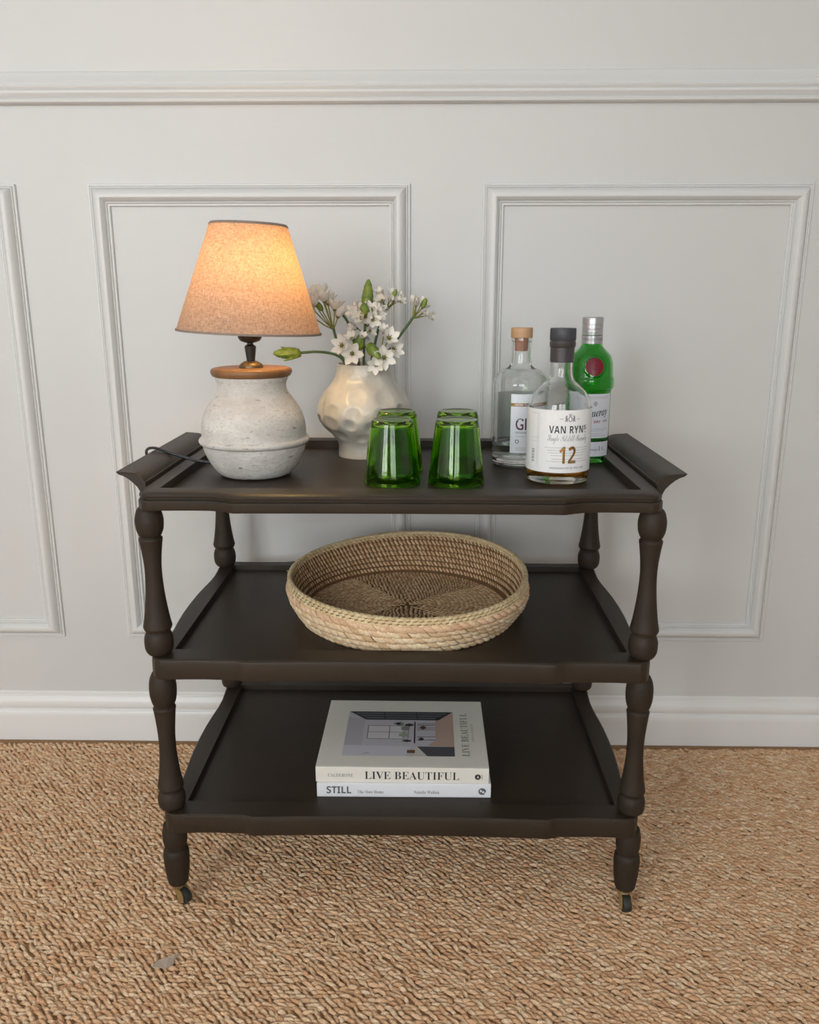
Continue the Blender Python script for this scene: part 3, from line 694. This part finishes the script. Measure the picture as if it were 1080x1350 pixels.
# emblem: crowned shield between two rampant beasts
E0 = cyl(RL, A0+.01, .0990)
poly('emblem_shield', [(.0030*math.sin(2*PI*k/16), -.0002+.0044*math.cos(2*PI*k/16)) for k in range(16)], E0, M_greyink, mlab)
poly('emblem_shield', [(.0019*math.sin(2*PI*k/16), -.0004+.0031*math.cos(2*PI*k/16)) for k in range(16)], cyl(RL+.0001, A0+.01, .0990), M_label, mlab)
bars('emblem_crown', [(-.0022, .0022, .0046, .0056), (-.0022, -.0015, .0056, .0072), (-.0004, .0004, .0056, .0078), (.0015, .0022, .0056, .0072)], E0, M_greyink, mlab)
for s in (-1, 1):
    beast = [(.0035, -.0040), (.0050, -.0042), (.0052, -.0020), (.0066, -.0042), (.0080, -.0042), (.0070, -.0010), (.0074, .0020), (.0066, .0046), (.0048, .0050), (.0040, .0034), (.0052, .0030), (.0050, .0012), (.0036, .0012), (.0038, -.0006)]
    poly('emblem_beast', [(s*x, y) for x, y in beast], E0, M_greyink, mlab)
    bars('emblem_rule', sorted([(min(s*.0100, s*.0155), max(s*.0100, s*.0155), -.0008, .0002)]), E0, M_line, mlab)
bars('barcode', [(-.0520, -.0462, .0330+k*.0022, .0330+k*.0022+w) for k, w in enumerate((.0012, .0006, .0014, .0008, .0012, .0006, .0014, .0010, .0012))], cyl(RL, 0, 0), M_greyink, mlab)
bars('side_panel_frame', [(-.0540, -.0385, .1050, .1054), (-.0540, -.0385, .0690, .0694), (-.0388, -.0384, .0240, .1054), (-.0415, -.0411, .0300, .1030), (-.054, -.0385, .0640, .0643)], cyl(RL, 0, 0), M_line, mlab)

# --- clear gin
gin = thing('gin_bottle', 'clear glass gin bottle with wooden stopper and a pale GIN label', 'bottle', (.1905, .255, ZP))
GP = smooth_prof([(.0330, .0), (.0375, .0012), (.0420, .006), (.0440, .014), (.0442, .06), (.0441, .127), (.0431, .1380), (.0396, .1470), (.0322, .1543), (.0222, .1593), (.0170, .1660), (.0160, .1780), (.0160, .1990), (.0166, .2010), (.0166, .2070)], 5)
bottle_glass(gin, GP, .0030, .0140, M_clear); liquid(gin, GP, .0030, .0140, .0400, M_spirit)
M_cork = mat('stopper_wood', srgb(196, 156, 116), .55, .2, 12, .05, 60, (1, 1, 6)); M_copper = mat('cork_copper', srgb(206, 150, 124), .5, .2, 60)
st = lathe('stopper', [(0, .2068), (.0168, .2068), (.0174, .2076), (.0174, .2212), (.0166, .2226), (0, .2228)], M_cork, gin, 40, angle=35)
lathe('cork_plug', [(0, .1860), (.0098, .1860), (.0104, .1880), (.0112, .2069), (0, .2069)], M_copper, st, 32, angle=35)
GA = math.radians(17)
M_frost = mat('frosted_label', srgb(232, 236, 239), .6, .04, 40); M_band = mat('copper_band', srgb(176, 132, 84), .35, .5, 40, metal=.5, col2=srgb(110, 92, 44))
fl = patch('front_label', .0444, -.42, 1.05, .0262, .1014, M_label2, gin)
patch('copper_band', .0445, -.42, 1.05, .1014, .1066, M_band, fl)
patch('upper_panel', .0444, -.42, 1.05, .1066, .1208, M_frost, fl)
RG = .0450
M_plum = mat('plum_ink', srgb(92, 44, 62), .45, .6, 60, col2=srgb(52, 40, 52))
text('brand_text', bold('NEW HARBOUR'), .0420, cyl(RG, -.26, .1026), M_label2, fl, .0029, align=0)
text('title_text', 'GIN', .0330, cyl(RG, -.235, .0640), M_plum, fl, .0185, align=0, off=.012)
text('small_text', bold('SPEKBOOM'), .0330, cyl(RG, -.235, .0580), M_greyink, fl, .0030, align=0, off=-.01)
bars('fine_print', [(-.0100, .0230, .0530, .0537), (-.0100, .030, .0340, .0348), (-.0100, .028, .0310, .0318)], cyl(RG, 0, 0), M_line, fl)
rv, rf2 = [], []
for k in range(20):
    a = 2*PI*k/20; c_ = cyl(RG, -.17, .0450); rv += [c_(.0031*math.cos(a), .0031*math.sin(a)), c_(.0021*math.cos(a), .0021*math.sin(a))]
rf2 = [(2*k, (2*k+2) % 40, (2*k+3) % 40, 2*k+1) for k in range(20)]
mesh('ring_mark', rv, rf2, M_plum, fl, smooth=False)
m, nt, b = nmat('back_label_paper'); M_back = m
tl = nt.nodes.new('ShaderNodeBsdfTranslucent'); tl.inputs[0].default_value = srgb(238, 242, 244); ms = nt.nodes.new('ShaderNodeMixShader'); ms.inputs[0].default_value = .6
b.inputs['Base Color'].default_value = srgb(238, 242, 244); nt.links.new(b.outputs[0], ms.inputs[1]); nt.links.new(tl.outputs[0], ms.inputs[2]); nt.links.new(ms.outputs[0], nt.nodes['Material Output'].inputs[0])
patch('back_label', .0444, PI-.95, PI+.95, .0262, .1170, M_back, gin, .0002)

# --- green gin
tan = thing('green_gin_bottle', 'green glass gin bottle with silver screw cap and round red seal', 'bottle', (.3105, .290, ZP))
TP = smooth_prof([(.0300, .0), (.0345, .0015), (.0362, .006), (.0360, .02), (.0356, .06), (.0354, .117)], 4)[:-1]+smooth_prof([(.0356, .1195), (.0372, .1225), (.0392, .1250), (.0394, .1320), (.0392, .1385), (.0376, .1420), (.0370, .1480), (.0366, .1570), (.0350, .1680), (.0312, .1775), (.0245, .1850), (.0190, .1905), (.0166, .1965), (.0164, .2120), (.0160, .2250)], 4)
bottle_glass(tan, TP, .0030, .0090, M_bgreen); liquid(tan, TP, .0030, .0090, .1120, M_spirit)
M_silver = mat('silver_cap', srgb(198, 198, 200), .32, .12, 80, metal=.75)
cp = [(.0164, .1960), (.0174, .1962), (.0174, .2085), (.0164, .2092), (.0164, .2100), (.0172, .2106), (.0172, .2125), (.0165, .2132), (.0165, .2144), (.0172, .2150), (.0172, .2185), (.0165, .2190), (.0165, .2200), (.0172, .2206), (.0172, .2255), (.0166, .2260), (.0166, .2270), (.0172, .2276), (.0172, .2370), (.0162, .2386), (0, .2388)]
cap = lathe('screw_cap', cp, M_silver, tan, 40, angle=30, cap=False)
M_silverink = mat('cap_print', srgb(140, 140, 146), .5)
text('cap_text', bold('TANQUERAY'), .0400, cyl(.0177, 0, .2010), M_silverink, cap, .0042)
ml = patch('front_label', .0362, -1.12, 1.0, .0436, .1165, M_label2, tan)
ll = patch('lower_label', .0363, -1.12, 1.0, .0128, .0372, M_label2, tan)
RT = .0368
text('brand_text', bital('Tanqueray'), .0560, lambda x, y: cyl(RT, 0.0, .0790)(x, y+x*.10), M_ink, ml, .0128)
text('style_text', bold('LONDON '), .0210, cyl(RT, -.30, .0680), M_greyink, ml, .0040)
text('style_text', bold('DRY'), .0120, cyl(RT, .24, .0688), M_redink, ml, .0042)
text('style_text', bold('GIN'), .0100, cyl(RT, .66, .0702), M_greyink, ml, .0040)
bars('fine_print', [(-.030, .030, .0585, .0592), (-.026, .024, .0555, .0561), (-.030, .020, .0505, .0512), (-.034, .030, .0470, .0478), (-.034, .031, .1110, .1118), (-.030, .026, .1085, .1090)], cyl(RT, 0, 0), M_line, ml)
poly('crest', [(.0036*math.sin(2*PI*k/12), .0042*math.cos(2*PI*k/12)) for k in range(12)], cyl(RT, .12, .1005), M_line, ml)
text('signature', script('Tanqueray & Co'), .0420, lambda x, y: cyl(RT, .12, .0220)(x, y), M_ink, ll, .0085, off=-.014, spacing=.85)
# wax seal on the shoulder
def seal_vf(r, d0, d1, n=28):
    tl_ = math.radians(14); zc = .1605; R0 = .0352
    def pt(x, y, d): return (x, -(R0+d)*1.0+math.sin(tl_)*y+ (x*x)/.09, zc+math.cos(tl_)*y)
    v = [pt(0, 0, d1*1.1)]+[pt(r*.75*math.cos(2*PI*k/n), r*.75*math.sin(2*PI*k/n), d1) for k in range(n)]+[pt(r*math.cos(2*PI*k/n), r*math.sin(2*PI*k/n), d1*.6) for k in range(n)]+[pt(r*math.cos(2*PI*k/n), r*math.sin(2*PI*k/n), d0) for k in range(n)]
    f = [(0, 1+k, 1+(k+1) % n) for k in range(n)]+[(1+k, 1+n+k, 1+n+(k+1) % n, 1+(k+1) % n) for k in range(n)]+[(1+n+k, 1+2*n+k, 1+2*n+(k+1) % n, 1+n+(k+1) % n) for k in range(n)]
    return v, f
se = mesh('wax_seal', *seal_vf(.0148, -.004, .0022), M_red, tan, angle=50)
sl = text('seal_letter', bold('G'), .0085, lambda x, y: (x, -.0352-.0027+math.sin(.244)*(y-.0045)+x*x/.09, .1605+math.cos(.244)*(y-.0045)), M_red, se, .009)
sm = sl.modifiers.new('relief', 'SOLIDIFY'); sm.thickness = .0012; sm.offset = 0
gv, gf = [], []
for k in range(40):
    a = 2*PI*k/40
    for rr, dd in ((.0168, .0000), (.0180, .0018), (.0192, .0000)):
        x, y = rr*math.cos(a), rr*math.sin(a); z = .1605+.97*y
        R_ = float(np.interp(z, [p[1] for p in TP], [p[0] for p in TP])); gv.append((x, -math.sqrt(max(R_*R_-x*x, 1e-6))-dd+.0004, z))
for k in range(40):
    for j in range(2): a, b2 = 3*k+j, 3*((k+1) % 40)+j; gf.append((a, b2, b2+1, a+1))
mesh('seal_surround', gv, gf, M_bgreen, tan, angle=60)

# ------------------------------------------------------------------ coiled basket on the middle shelf
bask = thing('coiled_basket', 'round shallow coiled seagrass basket tray on the middle shelf', 'basket', (.008, .204, .4155), math.radians(8))
S_cols = [srgb(206, 172, 132), srgb(226, 200, 162), srgb(240, 220, 186), srgb(222, 188, 150), srgb(234, 210, 174)]
M_straw = island_mat('seagrass', S_cols, .7, (1, 1, 1), 260, .8, 0, .4)
M_pink = island_mat('seagrass_rosy', [srgb(216, 176, 142), srgb(234, 204, 168), srgb(224, 186, 152)], .7, (1, 1, 1), 260, .8, 0, .4)
M_rim = island_mat('rim_stitch', [srgb(222, 200, 156), srgb(236, 218, 178), srgb(212, 188, 144)], .7, (1, 1, 1), 300, .8, 0, .3)
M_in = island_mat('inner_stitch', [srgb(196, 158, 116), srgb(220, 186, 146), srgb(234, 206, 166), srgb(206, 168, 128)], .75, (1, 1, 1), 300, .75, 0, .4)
M_core = mat('basket_core', srgb(126, 94, 62), .85, .3, 60)
def rimlift(a):   # the rim sags and rises round the basket (a measured in the basket's own frame)
    return .0075*math.sin(a-.15)+.0045*math.cos(a-.5)+.003*math.sin(2*a+.6)
NR, PITCH = 5, .0112
def ring_r(k): return [.1775, .1850, .1900, .1935, .1952, .1955][k]
def coil_pts(k, a):
    fr = k/5.0
    return ring_r(k)+.002*math.sin(3*a+k), .0058+k*PITCH+rimlift(a)*fr*fr*.9
def wraps(name, k, n, rad, slant, m):
    v, f = [], []; T, A = 9, 5
    for w in range(n):
        a0 = 2*PI*w/n+random.uniform(-.006, .006); da = 2*PI/n*1.03; hh = random.uniform(.85, 1.2)
        b = len(v)
        for i in range(T):
            t = i/(T-1); ph = math.radians(118-236*t)
            for j in range(A):
                s = j/(A-1); a = a0+slant*(t-.5)+da*(s-.5); R0, z0 = coil_pts(k, a)
                rr = rad*(.82+.30*hh*math.sqrt(max(0, 1-(2*s-1)**2)))
                R1 = R0+rr*math.cos(ph); v.append((R1*math.cos(a), R1*math.sin(a), z0+rr*math.sin(ph)*1.02))
        for i in range(T-1):
            for j in range(A-1): q = b+i*A+j; f.append((q, q+1, q+A+1, q+A))
    return mesh(name, v, f, m, bask, angle=60)
for k in range(NR): wraps('coil', k, 78+2*k, .0061, .105, M_pink if k == 4 else M_straw)
# solid wall behind the coils and the floor disc
pv, pf = [], []; S = 96; wallp = [(0, .003), (.168, .003), (.1760, .0055), (.1835, .017), (.1885, .028), (.1920, .0395), (.1938, .051), (.1945, .0640), (.1920, .0640), (.1890, .051), (.1862, .040), (.1825, .029), (.177, .0185), (.170, .0110), (.160, .0085), (0, .0085)]
for r, z in wallp:
    for j in range(S):
        a = 2*PI*j/S; pv.append((r*math.cos(a), r*math.sin(a), z+rimlift(a)*(z/.064)**2))
for i in range(len(wallp)-1):
    for j in range(S): pf.append((i*S+j, i*S+(j+1) % S, (i+1)*S+(j+1) % S, (i+1)*S+j))
mesh('basket_wall', pv, pf, M_core, bask, angle=60)
def lump_grid(items, T=4, A=4):
    """items: (centre, along, across, normal) vectors with half sizes baked in"""
    v, f = [], []
    for c, u, w, n in items:
        b = len(v)
        for i in range(T):
            t = i/(T-1)*2-1
            for j in range(A):
                s = j/(A-1)*2-1; h = math.sqrt(max(0, 1-.85*t*t))*math.sqrt(max(0, 1-.9*s*s)); ww = math.sqrt(1-.55*t*t)
                v.append(c+u*t+w*s*ww+n*h)
        for i in range(T-1):
            for j in range(A-1): q = b+i*A+j; f.append((q, q+1, q+A+1, q+A))
    return np.array(v), np.array(f)
# rim band: two rows of small pale stitches outside and in, plus a bound lip
items = []
for sgn, rows, R0 in ((1, ((.0600, 0), (.0650, .5), (.0698, .0)), .1968), (-1, ((.0650, .5), (.0698, 0)), .1925)):
    for z, ph in rows:
        n = 118
        for j in range(n):
            a = 2*PI*(j+ph)/n; er = np.array([math.cos(a), math.sin(a), 0]); et = np.array([-math.sin(a), math.cos(a), 0]); ez = np.array([0, 0, 1.])
            R1 = R0+.0016*math.sin(3*a+4)
            items.append((er*R1+ez*(z+rimlift(a)), et*.0052+ez*.0006, ez*.0025, er*.0022*sgn))
n = 120
for j in range(n):
    a = 2*PI*j/n; er = np.array([math.cos(a), math.sin(a), 0]); et = np.array([-math.sin(a), math.cos(a), 0]); ez = np.array([0, 0, 1.])
    items.append((er*(.1947+.0016*math.sin(3*a+4))+ez*(.0712+rimlift(a)), et*.0056+er*.0008, er*.0036, ez*.0026))
o = fast_mesh('rim_band', *lump_grid(items), M_rim, bask); o['kind'] = 'stuff'
# inside wall: rows of slanted stitches
items = []
for k in range(7):
    z = .0150+k*.0080; fr = z/.064
    R0 = float(np.interp(z, [.0085, .011, .0185, .029, .040, .051, .064], [.160, .170, .177, .1825, .1862, .1890, .1920]))-.0004
    n = 150
    for j in range(n):
        a = 2*PI*(j+.5*(k % 2)+random.uniform(-.1, .1))/n; er = np.array([math.cos(a), math.sin(a), 0]); et = np.array([-math.sin(a), math.cos(a), 0]); ez = np.array([0, 0, 1.])
        items.append((er*R0+ez*(z+rimlift(a)*fr*fr), et*.0026+ez*.0046, et*.0026, -er*.0020))
o = fast_mesh('inner_wall_stitches', *lump_grid(items), M_in, bask); o['kind'] = 'stuff'
# floor: spiral rings of stitches whose slant flips from wedge to wedge, giving the star
items = []
R0 = .006
while R0 < .170:
    n = max(6, int(2*PI*R0/.0064))
    for j in range(n):
        a = 2*PI*(j+random.uniform(-.12, .12))/n; er = np.array([math.cos(a), math.sin(a), 0]); et = np.array([-math.sin(a), math.cos(a), 0]); ez = np.array([0, 0, 1.])
        sl = .55 if int((a+.25)/(PI/4)) % 2 else -.35
        R1 = R0+a/(2*PI)*.0078
        items.append((er*R1+ez*.0087, (er*1.0+et*sl)*.0042, et*.0027, ez*.0022))
    R0 += .0078
o = fast_mesh('base_stitches', *lump_grid(items), M_in, bask); o['kind'] = 'stuff'
# frayed ends at the rim on the bottle side
for a, d in ((.12, (.006, .002, -.010)), (.20, (.007, .0, -.016)), (.05, (.008, -.003, -.006)), (PI-.1, (-.006, -.002, .006)), (PI+.05, (-.004, -.004, -.008))):
    p = Vector((.196*math.cos(a), .196*math.sin(a), .066+rimlift(a)))
    tube('loose_straw', [p, p+Vector(d)*.5+Vector((.001, 0, .001)), p+Vector(d)], .0006, M_rim, bask, 5)

# ------------------------------------------------------------------ books on the bottom shelf
ZS = .1615
M_white = mat('white_cover', srgb(236, 237, 240), .4, .02, 50)
M_cream = mat('cream_cover', srgb(234, 231, 220), .38, .02, 50)
M_cream_spine = mat('cream_spine', srgb(232, 228, 218), .4, .02, 50)
M_pages = mat('page_edges', srgb(226, 220, 206), .8, .12, 10, .4, 30, (1, 1, 120))
def book(name, label, x0, x1, y0, y1, z0, h, m, m_sp, rz):
    t = thing(name, label, 'book', ((x0+x1)/2, (y0+y1)/2, z0), rz); hx, hy = (x1-x0)/2, (y1-y0)/2
    box('back_cover', -hx, hx, -hy, hy, 0, .0026, m, t, .0006); fc = box('front_cover', -hx, hx, -hy, hy, h-.0026, h, m, t, .0006)
    sp = box('spine', -hx, hx, -hy-.0016, -hy+.0012, .0002, h-.0002, m_sp, t, .0008)
    box('page_block', -hx+.004, hx-.004, -hy+.001, hy-.004, .0024, h-.0024, M_pages, t)
    return t, fc, sp, hx, hy
b1, fc1, sp1, hx, hy = book('art_book', 'white-spined hardback titled STILL, lower of the two stacked books', -.1338, .1408, .0445, .268, ZS, .0240, M_white, M_white, 0.006)
SY = -hy-.0018
onsp = lambda x0, z0: (lambda x, y: (x0+x, SY, z0+y))
text('title_text', bold('STILL'), .0390, onsp(-.1220, .0068), M_greyink if False else mat('slate_ink', srgb(92, 94, 98), .5), sp1, .0125, align=0, off=.004)
text('subtitle_text', serif('The Slow Home'), .0410, onsp(-.0730, .0068), M_greyink, sp1, .0056, align=0, off=0)
text('author_text', serif('Natalie Walton'), .0400, onsp(.0160, .0068), M_greyink, sp1, .0056, align=0, off=0)
M_slate = mat('slate_print', srgb(98, 102, 104), .5)
poly('publisher_mark', [(.1235+.0060*math.cos(2*PI*k/24), .0115+.0060*math.sin(2*PI*k/24)) for k in range(20)]+[(.1298, .0058), (.1262, .0058)], lambda x, y: (x, SY, y), M_slate, sp1)
for cx_, cz_ in ((.1215, .0125), (.1252, .0105)):
    poly('publisher_mark', [(cx_+.0017*math.cos(2*PI*k/10), cz_+.0021*math.sin(2*PI*k/10)) for k in range(10)], lambda x, y: (x, SY-.0003, y), M_white, sp1)
b2, fc2, sp2, hx, hy = book('art_book', 'cream hardback titled LIVE BEAUTIFUL with a photo cover, lying on another book', -.1345, .1385, .0475, .268, ZS+.0241, .0268, M_cream, M_cream_spine, -.004)
SY2 = -hy-.0018; on2 = lambda x0, z0: (lambda x, y: (x0+x, SY2, z0+y))
text('title_text', serif('LIVE BEAUTIFUL'), .1490, on2(-.0590, .0062), M_ink, sp2, .0135, align=0, off=-.008)
text('author_text', serif('CALDERONE'), .0400, on2(-.1170, .0095), M_greyink, sp2, .0058, align=0, off=-.004)
poly('publisher_mark', [(.1190+.0048*math.cos(2*PI*k/20), .0118+.0048*math.sin(2*PI*k/20)) for k in range(20)], lambda x, y: (x, SY2, y), M_ink, sp2)
poly('publisher_mark', [(.1172, .0092), (.1192, .0148), (.1210, .0092), (.1192, .0112)], lambda x, y: (x, SY2-.0003, y), M_cream, sp2)
bars('publisher_mark', [(.1252, .1262, .0075, .0160)], lambda x, y: (x, SY2, y), M_greyink, sp2)
# printed cover: room photograph turned on its side, and the sideways title
ZC = .0268+.0002
PX0, PX1, PY0, PY1 = -.0985, .0840, -hy+.0320, hy-.0420
def uv(u, v, lift=0): return (PX0+(PX1-PX0)*u, PY0+(PY1-PY0)*v, ZC+lift)
def pp(col, pts, lift, nm='cover_print', rough=.35):
    return poly(nm, pts, lambda u, v: uv(u, v, lift), mat('print_%d_%d_%d' % col, srgb(*col), rough), pho if nm != 'cover_photo' else fc2)
pho = pp((196, 194, 200), [(0, 0), (1, 0), (1, 1), (0, 1)], 0, 'cover_photo')
def P(col, *pts, l=1): 
    return poly('cover_print', pts, lambda u, v: uv(u, v, .00012*l), mat('print_%d_%d_%d' % col, srgb(*col), .35), fc2)
P((186, 182, 190), (0, .86), (.16, .80), (.16, .22), (0, .22))
P((208, 206, 214), (0, 0), (.56, 0), (.62, .20), (0, .22))
P((190, 164, 150), (.83, .80), (1, .98), (1, .20), (.76, .22), (.83, .34))
P((50, 54, 60), (0, 1), (1, 1), (.86, .80), (.17, .80))
for q in range(3): P((110, 118, 126), (.06+.05*q, .965-.055*q), (.94-.05*q, .965-.055*q), (.93-.05*q, .945-.055*q), (.08+.05*q, .945-.055*q), l=2)
for q in (.33, .64): P((44, 48, 54), (q, 1), (q+.012, 1), (q+.03, .80), (q+.018, .80), l=3)
P((216, 214, 216), (.20, .37), (.52, .37), (.52, .66), (.20, .66))
for r in ((.20, .206, .37, .66), (.40, .406, .37, .66), (.20, .56, .36, .367), (.20, .56, .51, .517), (.20, .56, .655, .662), (.575, .58, .37, .6)): P((58, 56, 58), (r[0], r[2]), (r[1], r[2]), (r[1], r[3]), (r[0], r[3]), l=2)
P((66, 60, 62), (.632, .27), (.645, .27), (.645, .76), (.632, .76), l=3)
for (cu, cv, ru, rv_, col) in ((.585, .68, .05, .04, (52, 54, 56)), (.57, .32, .05, .03, (60, 62, 62)), (.50, .70, .04, .05, (126, 136, 122)), (.55, .60, .05, .06, (132, 142, 128)), (.54, .45, .06, .06, (160, 170, 150)), (.715, .62, .035, .045, (92, 62, 54)), (.70, .36, .03, .04, (70, 58, 52)), (.47, .71, .04, .03, (120, 130, 120))):
    poly('cover_print', [(cu+ru*math.cos(2*PI*k/12)*(1 if k % 2 else .7), cv+rv_*math.sin(2*PI*k/12)*(1 if k % 2 else .75)) for k in range(12)], lambda u, v: uv(u, v, .0004), mat('print_%d_%d_%d' % col, srgb(*col), .35), fc2)
for vv in (.56, .60, .66, .70, .33, .40): P((86, 62, 56), (.66, vv), (.83, vv+.012), (.83, vv+.02), (.66, vv+.010), l=4)
P((84, 84, 90), (.665, .20), (1, .20), (1, 0), (.755, 0), l=2)
P((206, 200, 194), (.64, .20), (.665, .20), (.755, 0), (.63, 0), l=2)
P((128, 86, 66), (.575, .06), (.645, .06), (.645, .125), (.575, .125), l=3)
P((84, 82, 86), (.17, .02), (.21, .05), (.25, .05), (.21, .06), l=3)
side = lambda x0, y0: (lambda x, y: (x0-y, y0+x, ZC+.0002))
text('cover_title', serif('LIVE BEAUTIFUL'), .1420, side(.1080, PY0+.001), M_greyink if False else mat('taupe_ink', srgb(128, 122, 116), .5), fc2, .0120, align=0, off=-.010)
text('cover_author', serif('ATHENA CALDERONE'), .0600, side(.1175, PY0+.045), M_line, fc2, .0040, align=0, off=-.004)

# ------------------------------------------------------------------ scrap on the carpet
M_scrap = mat('scrap_paper', srgb(196, 178, 160), .45, .1, 80)
def scrap():
    pts = [(-.013, -.008), (.004, -.010), (.010, -.002), (.009, .004), (.013, .012), (.007, .010), (.002, .006), (-.009, .003)]
    v = [(x, y, .0022+.0022*math.sin(x*330)) for x, y in pts]+[(x, y, .0012+.0022*math.sin(x*330)) for x, y in pts]; n = len(pts)
    return v, [tuple(range(n)), tuple(range(n, 2*n))[::-1]]+[(k, k+n, (k+1) % n+n, (k+1) % n) for k in range(n)]
sp = tag(mesh('paper_scrap', *scrap(), M_scrap, None, smooth=False), 'small torn greyish scrap lying on the sisal carpet', 'scrap')
sp.location = (-.3355, -.1251, -.0022); sp.scale = (1.25, 1.35, 1)
bpy.data.scenes.remove(TMP)
